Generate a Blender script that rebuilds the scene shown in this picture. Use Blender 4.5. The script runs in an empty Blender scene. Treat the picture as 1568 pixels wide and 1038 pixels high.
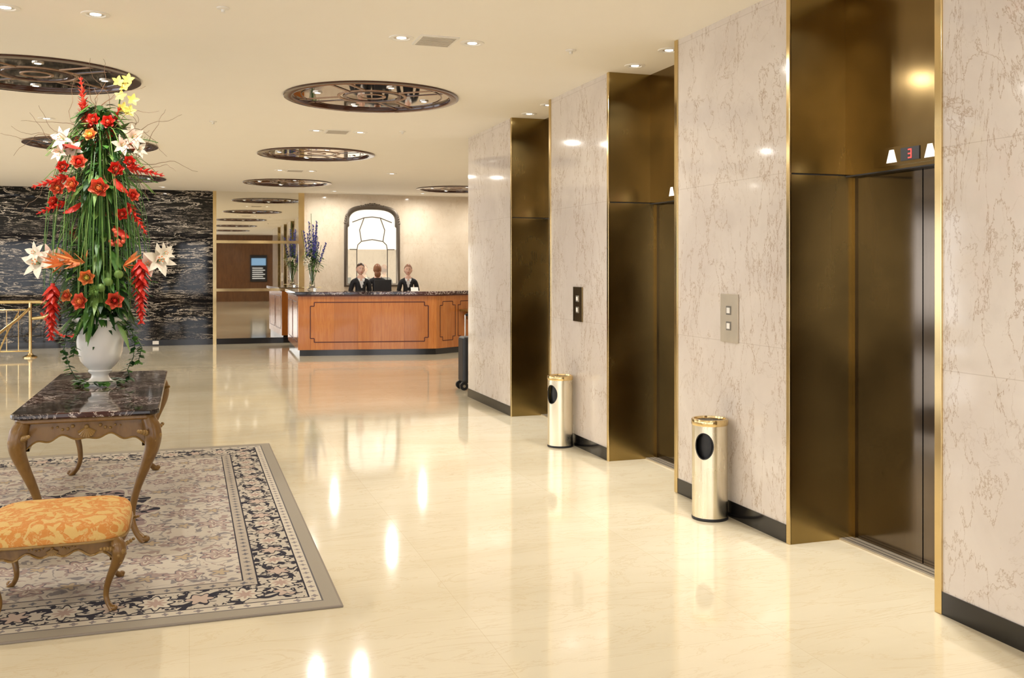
import bpy, math, random
from mathutils import Vector, Matrix
rnd = random.Random(7)
scene = bpy.context.scene
try:
    scene.view_settings.view_transform = 'Standard'
except Exception:
    pass
COL = scene.collection
H = 3.23
WX = 3.305      # elevator wall plane
PI = math.pi

# ------------------------------------------------------------------ materials
class S:
    def __init__(s, nt, o): s.nt = nt; s.o = o
    def _m(s, op, *a):
        n = s.nt.nodes.new('ShaderNodeMath'); n.operation = op
        for i, x in enumerate(a):
            if isinstance(x, S): s.nt.links.new(x.o, n.inputs[i])
            else: n.inputs[i].default_value = float(x)
        return S(s.nt, n.outputs[0])
    def __add__(s, b): return s._m('ADD', s, b)
    def __radd__(s, b): return s._m('ADD', s, b)
    def __sub__(s, b): return s._m('SUBTRACT', s, b)
    def __rsub__(s, b): return s._m('SUBTRACT', b, s)
    def __mul__(s, b): return s._m('MULTIPLY', s, b)
    def __rmul__(s, b): return s._m('MULTIPLY', s, b)
    def __truediv__(s, b): return s._m('DIVIDE', s, b)
    def abs(s): return s._m('ABSOLUTE', s)
    def lt(s, b): return s._m('LESS_THAN', s, b)
    def gt(s, b): return s._m('GREATER_THAN', s, b)
    def min(s, b): return s._m('MINIMUM', s, b)
    def max(s, b): return s._m('MAXIMUM', s, b)
    def sin(s): return s._m('SINE', s)
    def cos(s): return s._m('COSINE', s)
    def sqrt(s): return s._m('SQRT', s)
    def fract(s): return s._m('FRACT', s)
    def floor(s): return s._m('FLOOR', s)
    def atan2(s, b): return s._m('ARCTAN2', s, b)
    def smooth(s, a, b):
        n = s.nt.nodes.new('ShaderNodeMapRange'); n.interpolation_type = 'SMOOTHSTEP'
        s.nt.links.new(s.o, n.inputs[0]); n.inputs[1].default_value = a; n.inputs[2].default_value = b
        return S(s.nt, n.outputs[0])

class Mat:
    def __init__(self, name, color=(.8, .8, .8), rough=.5, metal=0., coat=0., spec=.5, emit=None, es=0., trans=0., ior=1.45):
        m = bpy.data.materials.new(name); m.use_nodes = True
        self.m = m; self.nt = m.node_tree
        self.b = self.nt.nodes['Principled BSDF']
        b = self.b
        b.inputs['Base Color'].default_value = (*color, 1)
        b.inputs['Roughness'].default_value = rough
        b.inputs['Metallic'].default_value = metal
        b.inputs['Coat Weight'].default_value = coat
        b.inputs['Coat Roughness'].default_value = .05
        b.inputs['Specular IOR Level'].default_value = spec
        b.inputs['Transmission Weight'].default_value = trans
        b.inputs['IOR'].default_value = ior
        if emit:
            b.inputs['Emission Color'].default_value = (*emit, 1)
            b.inputs['Emission Strength'].default_value = es
        m.diffuse_color = (*color, 1)
        self._c = None
    def co(self):
        if not self._c:
            self._c = self.nt.nodes.new('ShaderNodeTexCoord').outputs['Object']
        return self._c
    def xyz(self, vec=None):
        n = self.nt.nodes.new('ShaderNodeSeparateXYZ'); self.nt.links.new(vec or self.co(), n.inputs[0])
        return [S(self.nt, n.outputs[i]) for i in range(3)]
    def mapped(self, scale=(1, 1, 1), rot=(0, 0, 0)):
        n = self.nt.nodes.new('ShaderNodeMapping'); self.nt.links.new(self.co(), n.inputs[0])
        n.inputs['Scale'].default_value = scale; n.inputs['Rotation'].default_value = rot
        return n.outputs[0]
    def noise(self, scale=5, detail=4, rough=.5, dist=0., vec=None):
        n = self.nt.nodes.new('ShaderNodeTexNoise'); self.nt.links.new(vec or self.co(), n.inputs['Vector'])
        n.inputs['Scale'].default_value = scale; n.inputs['Detail'].default_value = detail
        n.inputs['Roughness'].default_value = rough; n.inputs['Distortion'].default_value = dist
        return S(self.nt, n.outputs[0])
    def mix(self, f, a, b):
        n = self.nt.nodes.new('ShaderNodeMix'); n.data_type = 'RGBA'
        for i, x in ((0, f), (6, a), (7, b)):
            if isinstance(x, S): self.nt.links.new(x.o, n.inputs[i])
            elif isinstance(x, (tuple, list)): n.inputs[i].default_value = (*x[:3], 1)
            elif isinstance(x, (int, float)): n.inputs[i].default_value = x
            else: self.nt.links.new(x, n.inputs[i])
        return n.outputs[2]
    def color(self, o): self.nt.links.new(o, self.b.inputs['Base Color'])
    def rough(self, s): self.nt.links.new(s.o, self.b.inputs['Roughness'])
    def bump(self, s, strength=.3, dist=.01):
        n = self.nt.nodes.new('ShaderNodeBump'); n.inputs['Strength'].default_value = strength
        n.inputs['Distance'].default_value = dist; self.nt.links.new(s.o, n.inputs['Height'])
        self.nt.links.new(n.outputs[0], self.b.inputs['Normal'])

def simple(name, c, r=.5, **k):
    """plain material with a subtle procedural variation"""
    M = Mat(name, c, r, **k)
    n = M.noise(9, 3)
    M.color(M.mix(n, tuple(x * .85 for x in c), tuple(min(1, x * 1.12) for x in c)))
    return M.m

# floor marble
F = Mat('floor_marble', (.8, .7, .5), .08, spec=.65, coat=.25)
x, y, z = F.xyz()
n1 = F.noise(.8, 6, .6, .8, F.mapped((.35, 1.5, 1)))
n2 = F.noise(2.6, 8, .65, 1.5, F.mapped((.5, 1.6, 1)))
c = F.mix(n1.smooth(.3, .7), (.68, .595, .425), (.77, .695, .53))
c = F.mix((n2 - .5).abs().smooth(.02, .0) * .38, c, (.58, .45, .27))
cell = ((x / 1.22).floor() * 3.17 + (y / .61).floor() * 5.31).sin() * .5 + .5
c = F.mix(cell * .16, c, (.64, .53, .35))
sx = (((x / 1.22).fract() - .5).abs()).gt(.4985); sy = (((y / .61).fract() - .5).abs()).gt(.497)
c = F.mix(sx.max(sy) * .3, c, (.5, .38, .22))
F.color(c); F.rough(n2.smooth(.2, .8) * .04 + .06)
FLOOR = F.m

def marble_wall(name, a, b, vein, seams=True, k=1.):
    W = Mat(name, a, .08, spec=.5, coat=.2)
    x, y, z = W.xyz()
    n1 = W.noise(1.1, 6, .6, .6)
    c = W.mix(n1.smooth(.3, .7), a, b)
    n4 = W.noise(.9, 5, .5)
    n5 = W.noise(6, 6, .6)
    c = W.mix(n5.smooth(.45, .75) * .22, c, tuple(v * .86 for v in a))
    n2 = W.noise(1.7, 10, .66, .4, W.mapped((1, 1, .6), (.5, .2, .3)))
    c = W.mix((n2 - .5).abs().smooth(.007, .0) * n4.smooth(.3, .5) * .62 * k, c, vein)
    n6 = W.noise(1.5, 10, .66, .3, W.mapped((1.3, 1.3, .35), (.1, .9, .2)))
    c = W.mix((n6 - .48).abs().smooth(.0055, .0) * .70 * k, c, vein)
    n3 = W.noise(4.5, 8, .6, .6, W.mapped((1, 1, .7), (.1, .7, .3)))
    c = W.mix((n3 - .47).abs().smooth(.008, .0) * .22 * k, c, vein)
    if seams:
        s = ((((z - .10) / 1.03).fract() - .5).abs()).gt(.498)
        c = W.mix(s * .25, c, tuple(v * .7 for v in vein))
    W.color(c)
    return W.m
WALLM = marble_wall('wall_marble_beige', (.64, .57, .515), (.725, .66, .60), (.37, .26, .17), k=1.1)
WALLB = marble_wall('back_marble_cream', (.72, .61, .47), (.80, .70, .56), (.5, .36, .22), k=.5)
# ceiling
C = Mat('ceiling_paint', (.88, .80, .67), .75)
nn = C.noise(3, 3)
C.color(C.mix(nn, (.90, .85, .765), (.92, .875, .795)))
CEIL = C.m
# black marble (portoro)
B = Mat('black_marble', (.01, .01, .01), .05, coat=0., spec=.35)
n1 = B.noise(2.6, 8, .68, .7, B.mapped((.55, 1, 3.4)))
n2 = B.noise(1.3, 5, .6, 0, B.mapped((.5, 1, 1.8)))
n3 = B.noise(6.5, 8, .7, .6, B.mapped((.4, 1, 2.8)))
c = B.mix(n3.smooth(.45, .8), (.004, .004, .004), (.022, .019, .017))
c = B.mix((n1 - .5).abs().smooth(.016, .0) * n2.smooth(.40, .54), c, (.70, .60, .48))
c = B.mix((n3 - .53).abs().smooth(.010, .0) * n2.smooth(.56, .44) * .8, c, (.46, .38, .30))
B.color(c); BLACKM = B.m
# dark red marble for table & counter
T = Mat('dark_marble_top', (.05, .03, .03), .06, coat=.2)
n1 = T.noise(5, 9, .68, 1.6, T.mapped((1, .8, 1)))
n2 = T.noise(2.2, 4)
c = T.mix(n2.smooth(.35, .65), (.014, .008, .008), (.065, .026, .024))
c = T.mix((n1 - .5).abs().smooth(.022, .0) * n2.smooth(.3, .58), c, (.70, .60, .54))
T.color(c); DARKTOP = T.m
# brass
def brass(name, base, rough, streak=.2, cloud=.35):
    M = Mat(name, base, rough, metal=1.)
    v = M.mapped((25, 25, .5))
    n1 = M.noise(3, 3, .5, 0, v); n2 = M.noise(1.3, 3, .5, .4)
    c = M.mix(n2.smooth(.2, .8), tuple(x * (1 - cloud) for x in base), tuple(min(1, x * 1.15) for x in base))
    c = M.mix(n1.smooth(.2, .8) * streak, c, tuple(x * .75 for x in base))
    M.color(c); M.rough(n2.smooth(.2, .8) * .10 + n1 * .03 + (rough - .07))
    return M.m
BRASS = brass('brushed_brass_aged', (.42, .305, .12), .25, .2, .45)
BRASSD = brass('brass_dark_header', (.24, .165, .070), .18)
GOLD = brass('polished_brass', (.84, .65, .33), .17)
CANM = brass('satin_brass_can', (.80, .735, .575), .27, .1, .1)
DOORM = brass('bronze_door', (.15, .122, .095), .11)
STEEL = simple('satin_steel', (.62, .6, .56), .28, metal=1.)
PLATE = simple('satin_plate', (.60, .53, .42), .36, metal=.7)
BLK = simple('black_baseboard_stone', (.010, .009, .009), .12, coat=.2)
BLKP = simple('black_plastic', (.015, .015, .017), .4)
WHITEP = simple('white_paint', (.85, .82, .76), .5)
SLAT = simple('vent_slat', (.55, .5, .43), .5)
MIRROR = Mat('mirror_glass', (.80, .77, .69), .015, metal=1.).m
COFM = Mat('coffer_mirror', (.72, .66, .56), .03, metal=1.).m
MAROON = simple('coffer_rim_wood', (.060, .018, .010), .18, coat=.4)
BRONZEL = simple('coffer_lattice', (.34, .21, .13), .3, metal=.3)
LAMP = Mat('lamp_glow', (1, 1, 1), .5, emit=(1, .95, .85), es=6).m
RED = Mat('red_display', (.2, 0, 0), .5, emit=(1, .05, .04), es=3).m
WLAMP = Mat('indicator_glow', (.75, .73, .68), .5, emit=(1, .95, .88), es=.4).m
SKIN = simple('skin', (.80, .50, .38), .5)
SUIT = simple('black_suit', (.012, .012, .015), .7)
SHIRT = simple('white_shirt', (.85, .84, .83), .7)
HAIRB = simple('brown_hair', (.06, .028, .016), .45)
HAIRR = simple('auburn_hair', (.26, .11, .05), .45)
LIPS = simple('lips', (.55, .12, .11), .4)
# wood
def wood(name, a, b, r=.2, panels=None, coat=.3, sc=(14, 14, 1.2)):
    M = Mat(name, a, r, coat=coat)
    n1 = M.noise(2.2, 6, .6, .8, M.mapped(sc)); n2 = M.noise(.8, 3)
    c = M.mix(n1.smooth(.25, .75), a, b)
    c = M.mix(n2 * .35, c, tuple(v * .6 for v in a))
    if panels:
        x, y, z = M.xyz()
        k = ((x / panels).floor() * 2.3).sin() * .5 + .5
        c = M.mix(k * .45, c, tuple(v * .72 for v in a))
        c = M.mix((((x / panels).fract() - .5).abs()).gt(.494) * .5, c, (.08, .02, .005))
    M.color(c)
    return M.m
CHERRY = wood('cherry_wood', (.47, .15, .030), (.62, .24, .055), .22, panels=.42)
INLAY = simple('inlay_dark', (.10, .022, .008), .3)
WALNUT = wood('carved_walnut_gilt', (.16, .075, .016), (.28, .15, .038), .32, coat=.2, sc=(6, 6, 2))
GILT = wood('gilt_carving', (.25, .14, .038), (.38, .23, .07), .38, sc=(5, 5, 5), coat=.1)
PANELW = wood('brown_wall_panel', (.13, .055, .022), (.20, .09, .035), .3, sc=(5, 5, 1))
# damask
D = Mat('damask_fabric', (.8, .4, .1), .7, spec=.25)
n1 = D.noise(13, 2, .4, 1.7); n2 = D.noise(27, 2, .5, 1.2)
c = D.mix(n1.smooth(.50, .53), (.60, .25, .06), (.66, .43, .15))
c = D.mix((n2 - .5).abs().smooth(.03, .015) * .5, c, (.70, .50, .22))
D.color(c); D.bump(n1.smooth(.48, .55), .25, .004)
DAMASK = D.m
CERAM = Mat('white_ceramic', (.84, .83, .80), .18, coat=.4).m
GLASS = Mat('clear_glass', (.95, .98, .97), .02, trans=1., ior=1.45).m

# rug shader
HX, HY = 1.44, 2.235
R = Mat('persian_rug_weave', (.6, .55, .45), .95, spec=.15)
x, y, z = R.xyz()
nd = R.noise(7, 2); nd2 = R.noise(9, 2, .5, 0, R.mapped((1, 1, 1), (0, 0, 1.2)))
xx = x + (nd - .5) * .05; yy = y + (nd2 - .5) * .05
dx = HX - x.abs(); dy = (HY - y.abs()) / 1.22
d = dx.min(dy); sel = dx.lt(dy)
s_ = yy * sel + xx * (1. - sel)
CREAM = (.56, .495, .40); TAN = (.33, .29, .23); NAVY = (.035, .032, .042); MAUVE = (.32, .235, .21); GREY = (.25, .22, .215); OCH = (.46, .355, .235)
def flower(u, v, R0, amp, k):
    r = (u * u + v * v).sqrt(); th = v.atan2(u)
    return r - ((th * k).cos() * amp + R0)
def cellc(a, p, off=0.): return ((a / p + off).fract() - .5) * p
row = (yy / .34).floor()
fy = cellc(yy, .34)
shift = ((row / 2).fract()).gt(.25)
fx = ((xx / .36 + shift * .5).fract() - .5) * .36
fA = flower(fx, fy, .078, .020, 7)
gx = ((xx / .36 + shift * .5 + .5).fract() - .5) * .36
fB = flower(gx, fy, .048, .016, 5)
vine = R.noise(5.5, 2, .5, .9)
vine2 = R.noise(12, 2, .5, .6)
c = R.mix(R.noise(2, 3).smooth(.3, .7), (.49, .43, .36), (.58, .515, .425))
c = R.mix((vine - .5).abs().smooth(.018, .011) * .75, c, GREY)
c = R.mix((vine2 - .5).smooth(.09, .11) * .85, c, MAUVE)
c = R.mix((.5 - vine2).smooth(.12, .14) * .8, c, (.17, .155, .165))
c = R.mix(fA.smooth(.012, .006), c, (.17, .14, .15))
c = R.mix(fA.smooth(.0, -.004), c, (.39, .285, .25))
c = R.mix((fA + .028).smooth(.003, -.003), c, CREAM)
c = R.mix((fA + .048).smooth(.003, -.003), c, MAUVE)
c = R.mix(fB.smooth(.008, .003), c, GREY)
c = R.mix((fB + .014).smooth(.003, -.003), c, OCH)
rm = flower(x, y * .75, .52, .05, 12)
med = R.mix(vine2.smooth(.5, .53), NAVY, (.34, .25, .23))
med = R.mix((vine - .5).abs().smooth(.03, .02), med, CREAM)
c = R.mix(rm.smooth(.03, .025), c, CREAM)
c = R.mix(rm.smooth(.0, -.005), c, med)
c = R.mix((rm + .17).smooth(.0, -.005), c, CREAM)
c = R.mix((rm + .20).smooth(.0, -.005), c, med)
w = (d - .25)
bc = R.mix(0., (.49, .43, .35), (.49, .43, .35))
vn = (w - (s_ * (2 * PI / .40)).sin() * .062).abs()
bc = R.mix((R.noise(20, 2, .5, .8)).smooth(.53, .55), bc, NAVY)
bc = R.mix(vn.smooth(.015, .011), bc, NAVY)
bu = cellc(s_, .40, 0.); bf = flower(bu, w, .066, .014, 8)
bu2 = cellc(s_, .40, .5); bf2 = flower(bu2, w, .048, .014, 6)
bc = R.mix(bf.smooth(.014, .010), bc, NAVY); bc = R.mix(bf.smooth(.002, -.002), bc, CREAM)
bc = R.mix((bf + .03).smooth(.002, -.002), bc, (.40, .29, .24))
bc = R.mix(bf2.smooth(.012, .008), bc, NAVY); bc = R.mix(bf2.smooth(.002, -.002), bc, (.48, .37, .30))
gd = flower(cellc(s_, .075), d - .112, .014, .004, 4)
g1 = R.mix(gd.lt(0.), CREAM, GREY)
gd2 = flower(cellc(s_, .075), d - .395, .014, .004, 4)
g2 = R.mix(gd2.lt(0.), (.42, .36, .29), (.15, .14, .15))
c = R.mix(d.lt(.435), c, NAVY)
c = R.mix(d.lt(.428), c, g2)
c = R.mix(d.lt(.364), c, NAVY)
c = R.mix(d.lt(.356), c, bc)
c = R.mix(d.lt(.145), c, NAVY)
c = R.mix(d.lt(.137), c, g1)
c = R.mix(d.lt(.088), c, (.13, .12, .12))
c = R.mix(d.lt(.080), c, TAN)
c = R.mix(d.lt(.010), c, (.27, .23, .19))
R.color(c); R.bump(R.noise(350, 2), .5, .003); RUGM = R.m

def leafm(name, a, b):
    M = Mat(name, a, .42); n = M.noise(14, 3); M.color(M.mix(n, a, b)); return M.m
G1 = leafm('leaf_dark', (.010, .040, .010), (.025, .085, .018))
G2 = leafm('leaf_mid', (.035, .12, .018), (.08, .20, .03))
G3 = leafm('leaf_light', (.13, .25, .05), (.22, .36, .09))
FR = leafm('petal_red', (.55, .015, .012), (.72, .045, .022))
FC = leafm('petal_coral', (.72, .085, .045), (.84, .18, .09))
FO = leafm('petal_orange', (.80, .20, .05), (.88, .36, .13))
FW = leafm('petal_white', (.76, .69, .56), (.84, .78, .66))
FP = leafm('petal_pale_pink', (.78, .52, .42), (.86, .70, .58))
FY = leafm('petal_yellow', (.74, .58, .08), (.84, .72, .22))
FB_ = leafm('petal_blue', (.09, .09, .48), (.24, .22, .68))
TWIG = leafm('willow_twig', (.12, .06, .03), (.22, .12, .06))

# ------------------------------------------------------------------ mesh builder
class MB:
    def __init__(s): s.v = []; s.f = []; s.mi = []; s.mats = []
    def mid(s, m):
        if m not in s.mats: s.mats.append(m)
        return s.mats.index(m)
    def add(s, vs, fs, m):
        o = len(s.v); k = s.mid(m)
        s.v += [tuple(v) for v in vs]
        for f in fs: s.f.append(tuple(i + o for i in f)); s.mi.append(k)
    def obox(s, c, a, b, d, m):
        c = Vector(c); a = Vector(a); b = Vector(b); d = Vector(d)
        vs = [c + a * i + b * j + d * k for i in (-1, 1) for j in (-1, 1) for k in (-1, 1)]
        s.add(vs, [(0, 1, 3, 2), (4, 6, 7, 5), (0, 4, 5, 1), (2, 3, 7, 6), (0, 2, 6, 4), (1, 5, 7, 3)], m)
    def box(s, x0, x1, y0, y1, z0, z1, m):
        s.obox(((x0 + x1) / 2, (y0 + y1) / 2, (z0 + z1) / 2), ((x1 - x0) / 2, 0, 0), (0, (y1 - y0) / 2, 0), (0, 0, (z1 - z0) / 2), m)
    def lathe(s, c, prof, m, seg=40, capb=True, capt=True):
        vs = []; fs = []; n = len(prof)
        for r, z in prof:
            for i in range(seg):
                a = 2 * PI * i / seg; vs.append((c[0] + r * math.cos(a), c[1] + r * math.sin(a), c[2] + z))
        for j in range(n - 1):
            for i in range(seg):
                i2 = (i + 1) % seg
                fs.append((j * seg + i, j * seg + i2, (j + 1) * seg + i2, (j + 1) * seg + i))
        if capb: fs.append(tuple(reversed(range(seg))))
        if capt: fs.append(tuple((n - 1) * seg + i for i in range(seg)))
        s.add(vs, fs, m)
    def tube(s, pts, rad, m, seg=8, squash=None):
        pts = [Vector(p) for p in pts]; n = len(pts)
        if not isinstance(rad, (list, tuple)): rad = [rad] * n
        vs = []; fs = []
        ref = None
        for j in range(n):
            t = (pts[min(j + 1, n - 1)] - pts[max(j - 1, 0)])
            t = t.normalized() if t.length > 1e-9 else Vector((0, 0, 1))
            if ref is None:
                ref = t.orthogonal().normalized()
            else:
                ref = (ref - t * ref.dot(t))
                ref = ref.normalized() if ref.length > 1e-6 else t.orthogonal().normalized()
            b = t.cross(ref)
            for i in range(seg):
                a = 2 * PI * i / seg
                vs.append(pts[j] + (ref * math.cos(a) + b * math.sin(a)) * rad[j])
        for j in range(n - 1):
            for i in range(seg):
                i2 = (i + 1) % seg
                fs.append((j * seg + i, j * seg + i2, (j + 1) * seg + i2, (j + 1) * seg + i))
        fs.append(tuple(reversed(range(seg)))); fs.append(tuple((n - 1) * seg + i for i in range(seg)))
        s.add(vs, fs, m)
    def ball(s, c, r, m, seg=12, rings=8, R_=None):
        c = Vector(c); r = Vector(r) if not isinstance(r, (int, float)) else Vector((r, r, r))
        vs = [Vector((0, 0, -1))]; fs = []
        for j in range(1, rings):
            p = -PI / 2 + PI * j / rings
            for i in range(seg):
                a = 2 * PI * i / seg; vs.append(Vector((math.cos(p) * math.cos(a), math.cos(p) * math.sin(a), math.sin(p))))
        vs.append(Vector((0, 0, 1)))
        for i in range(seg): fs.append((0, 1 + (i + 1) % seg, 1 + i))
        for j in range(rings - 2):
            for i in range(seg):
                i2 = (i + 1) % seg
                fs.append((1 + j * seg + i, 1 + j * seg + i2, 1 + (j + 1) * seg + i2, 1 + (j + 1) * seg + i))
        L = len(vs) - 1
        for i in range(seg): fs.append((L, L - seg + i, L - seg + (i + 1) % seg))
        out = []
        for v in vs:
            q = Vector((v.x * r.x, v.y * r.y, v.z * r.z))
            if R_: q = R_ @ q
            out.append(c + q)
        s.add(out, fs, m)
    def petal(s, o, d, curl, L, W, m, cup=.15, n=5, peak=.5, wav=0.):
        o = Vector(o); d = Vector(d).normalized(); curl = Vector(curl)
        side = d.cross(curl)
        side = side.normalized() if side.length > 1e-5 else d.orthogonal().normalized()
        up = side.cross(d)
        vs = []; fs = []
        for j in range(n + 1):
            t = j / n
            p = o + d * L * t + curl * L * t * t
            ex = math.log(.5) / math.log(peak)
            w = W * max(.06, math.sin(PI * min(1, max(0, t)) ** ex)) if t < 1 else W * .04
            for k in (-1, 0, 1):
                vs.append(p + side * w * .5 * k + up * (cup * w * abs(k)) + up * wav * W * math.sin(9 * t + k))
        for j in range(n):
            for k in range(2):
                a = j * 3 + k; fs.append((a, a + 1, a + 4, a + 3))
        s.add(vs, fs, m)
    def rpetal(s, o, d, curl, L, W, m, n=5, cup=.30):
        """broad round-tipped petal"""
        o = Vector(o); d = Vector(d).normalized(); curl = Vector(curl)
        side = d.cross(curl); side = side.normalized() if side.length > 1e-5 else d.orthogonal().normalized()
        up = side.cross(d)
        prof = [.35, .72, .95, 1.0, .82, .35]
        vs = []; fs = []
        for j in range(n + 1):
            t = j / n; p = o + d * L * t + curl * L * t * t; w = W * prof[j]
            for k in (-1, -.5, 0, .5, 1): vs.append(p + side * w * .5 * k + up * (cup * w * k * k) - d * L * .10 * k * k * t)
        for j in range(n):
            for k in range(4): a = j * 5 + k; fs.append((a, a + 1, a + 6, a + 5))
        s.add(vs, fs, m)
    def prism(s, poly, z0, z1, m):
        n = len(poly)
        vs = [(p[0], p[1], z0) for p in poly] + [(p[0], p[1], z1) for p in poly]
        fs = [tuple(reversed(range(n))), tuple(range(n, 2 * n))] + [(i, (i + 1) % n, n + (i + 1) % n, n + i) for i in range(n)]
        s.add(vs, fs, m)
    def build(s, name, parent=None, smooth=False, bevel=0., subs=0, origin=None, angle=40, zmin=None):
        o = Vector(origin) if origin is not None else Vector((0, 0, 0))
        if zmin is not None: s.v = [(v[0], v[1], max(v[2], zmin)) for v in s.v]
        me = bpy.data.meshes.new(name)
        me.from_pydata([tuple(Vector(v) - o) for v in s.v], [], s.f)
        for m in s.mats: me.materials.append(m)
        me.polygons.foreach_set('material_index', s.mi)
        if smooth:
            me.polygons.foreach_set('use_smooth', [True] * len(me.polygons))
            try: me.set_sharp_from_angle(angle=math.radians(angle))
            except Exception: pass
        me.update()
        ob = bpy.data.objects.new(name, me); COL.objects.link(ob); ob.location = o
        if bevel:
            b = ob.modifiers.new('b', 'BEVEL'); b.width = bevel; b.segments = 3; b.limit_method = 'ANGLE'
        if subs:
            b = ob.modifiers.new('s', 'SUBSURF'); b.levels = subs; b.render_levels = subs
        if parent: ob.parent = parent; ob.matrix_parent_inverse = parent.matrix_world.inverted()
        return ob
def empty(name, loc):
    e = bpy.data.objects.new(name, None); COL.objects.link(e); e.location = loc
    e.empty_display_size = .1
    bpy.context.view_layer.update()
    return e
def boolean(ob, cutters):
    for c in cutters:
        m = ob.modifiers.new('cut', 'BOOLEAN'); m.operation = 'DIFFERENCE'; m.object = c; m.solver = 'EXACT'
    bpy.context.view_layer.update()
    dg = bpy.context.evaluated_depsgraph_get()
    me = bpy.data.meshes.new_from_object(ob.evaluated_get(dg))
    ob.modifiers.clear(); ob.data = me
    for c in cutters: bpy.data.objects.remove(c, do_unlink=True)

# ------------------------------------------------------------------ room shell
XL, XR, YB, YR = -9.0, 9.0, 21.3, -6.0
b = MB(); b.box(XL - .3, XR + .3, YR - .3, YB + .3, -.2, 0, FLOOR); b.build('floor')
coffers = [(1.65, 9.15), (1.72, 13.95), (1.77, 18.75), (1.65, 4.3), (-1.22, 9.0), (-1.22, 13.8), (-1.22, 18.7), (-1.22, 4.2), (5.2, 19.2), (-4.1, 9.0), (-4.1, 13.8), (-4.1, 18.7), (1.65, -.5), (-1.22, -.5)]
b = MB(); b.box(XL - .3, XR + .3, YR - .3, YB + .3, H, H + .35, CEIL); ceil = b.build('ceiling')
cut = []
for (cx, cy) in coffers:
    k = MB(); k.lathe((cx, cy, H - .1), [(.74, 0), (.74, .14)], CEIL, 56); cut.append(k.build('cutter'))
boolean(ceil, cut)
# right (elevator) wall
NICHE = [3.64, 6.19, 8.74]; NW = 1.17
b = MB()
segs = [(1.1, 3.64), (4.81, 6.19), (7.36, 8.74), (9.91, 11.63)]
for y0, y1 in segs: b.box(WX, 3.95, y0, y1, 0, H, WALLM)
b.box(3.95, 4.25, 1.1, 11.63, 0, H, WALLM)
b.box(4.25, XR + .3, 1.1, 11.63, 0, H, WALLM)
b.build('wall_right')
b = MB()
for y0, y1 in segs: b.box(WX - .006, WX, y0 + (.0 if y0 < 2 else .03), y1 - (.03 if y1 < 11 else 0), 0, .105, BLK)
b.box(WX - .006, XR, 11.63, 11.636, 0, .105, BLK)
b.build('baseboard_right')
b = MB(); b.box(XR, XR + .3, 11.63, YB, 0, H, WALLB); b.build('wall_far_right')
b = MB(); b.box(XR, XR + .3, YR, 1.1, 0, H, WALLB); b.build('wall_near_right')
b = MB(); b.box(XL, .51, YB, YB + .3, 0, H, BLACKM); b.build('wall_back_black_marble')
b = MB(); b.box(2.35, XR, YB, YB + .3, 0, H, WALLB); b.build('wall_back_beige_marble')
b = MB(); b.box(.51, 2.35, YB + .03, YB + .3, 0, H, WALLB); b.build('wall_back_center')
b = MB(); b.box(XL, .51, YB - .012, YB, 0, .12, BLK); b.box(.51, 2.35, YB - .012, YB + .03, 0, .12, BLK); b.build('baseboard_back')
# mirrored wall panel
e = empty('wall_mirror', (1.43, YB, 0))
b = MB()
for z0, z1 in ((.12, 1.13), (1.16, 2.15), (2.18, H)): b.box(.53, 2.27, YB + .0, YB + .028, z0, z1, MIRROR)
b.build('mirror_panes', e)
b = MB(); b.box(.47, .54, YB - .03, YB + .03, 0, H, GOLD); b.box(2.24, 2.36, YB - .03, YB + .03, 0, H, GOLD)
for zz in (1.145, 2.165): b.box(.54, 2.24, YB - .02, YB + .03, zz - .03, zz + .03, GOLD)
b.build('brass_bands', e)
# left wall with windows
b = MB()
wins = [(-5, -.8), (.4, 4.6), (5.8, 10.0), (11.2, 15.0), (16.2, 20.2)]
yy0 = YR
for i, (a, c_) in enumerate(wins):
    b.box(XL - .3, XL, yy0, a, 0, H, WALLM); yy0 = c_
    b.box(XL - .3, XL, a, c_, 0, .35, WALLM); b.box(XL - .3, XL, a, c_, 2.85, H, WALLM)
    f = MB(); n = 3
    for k in range(n + 1):
        yy_ = a + (c_ - a) * k / n; f.box(XL - .18, XL - .1, yy_ - .03, yy_ + .03, .35, 2.85, BLKP)
    for zz in (.38, 2.2, 2.82): f.box(XL - .17, XL - .11, a, c_, zz - .03, zz + .03, BLKP)
    f.build('window_%d' % (i + 1))
b.box(XL - .3, XL, yy0, YB, 0, H, WALLM)
b.build('wall_left')
# rear wall (behind the camera) with unseen windows, added and enlarged to brighten the ceiling
b = MB(); rw = [(-8.3, -5.2), (-4.6, -1.8), (-1.2, .8), (4.8, 8.2)]; x0 = XL
for i, (a, c_) in enumerate(rw):
    b.box(x0, a, YR - .3, YR, 0, H, PANELW); x0 = c_
    b.box(a, c_, YR - .3, YR, 0, .35, PANELW); b.box(a, c_, YR - .3, YR, 2.85, H, PANELW)
    f = MB()
    for k in range(3): f.box(a + (c_ - a) * k / 2 - .03, a + (c_ - a) * k / 2 + .03, YR - .18, YR - .1, .35, 2.85, BLKP)
    for zz in (.38, 2.82): f.box(a, c_, YR - .17, YR - .11, zz - .03, zz + .03, BLKP)
    f.build('window_%d' % (i + 6))
b.box(x0, XR, YR - .3, YR, 0, H, PANELW)
b.build('wall_rear')
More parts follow.
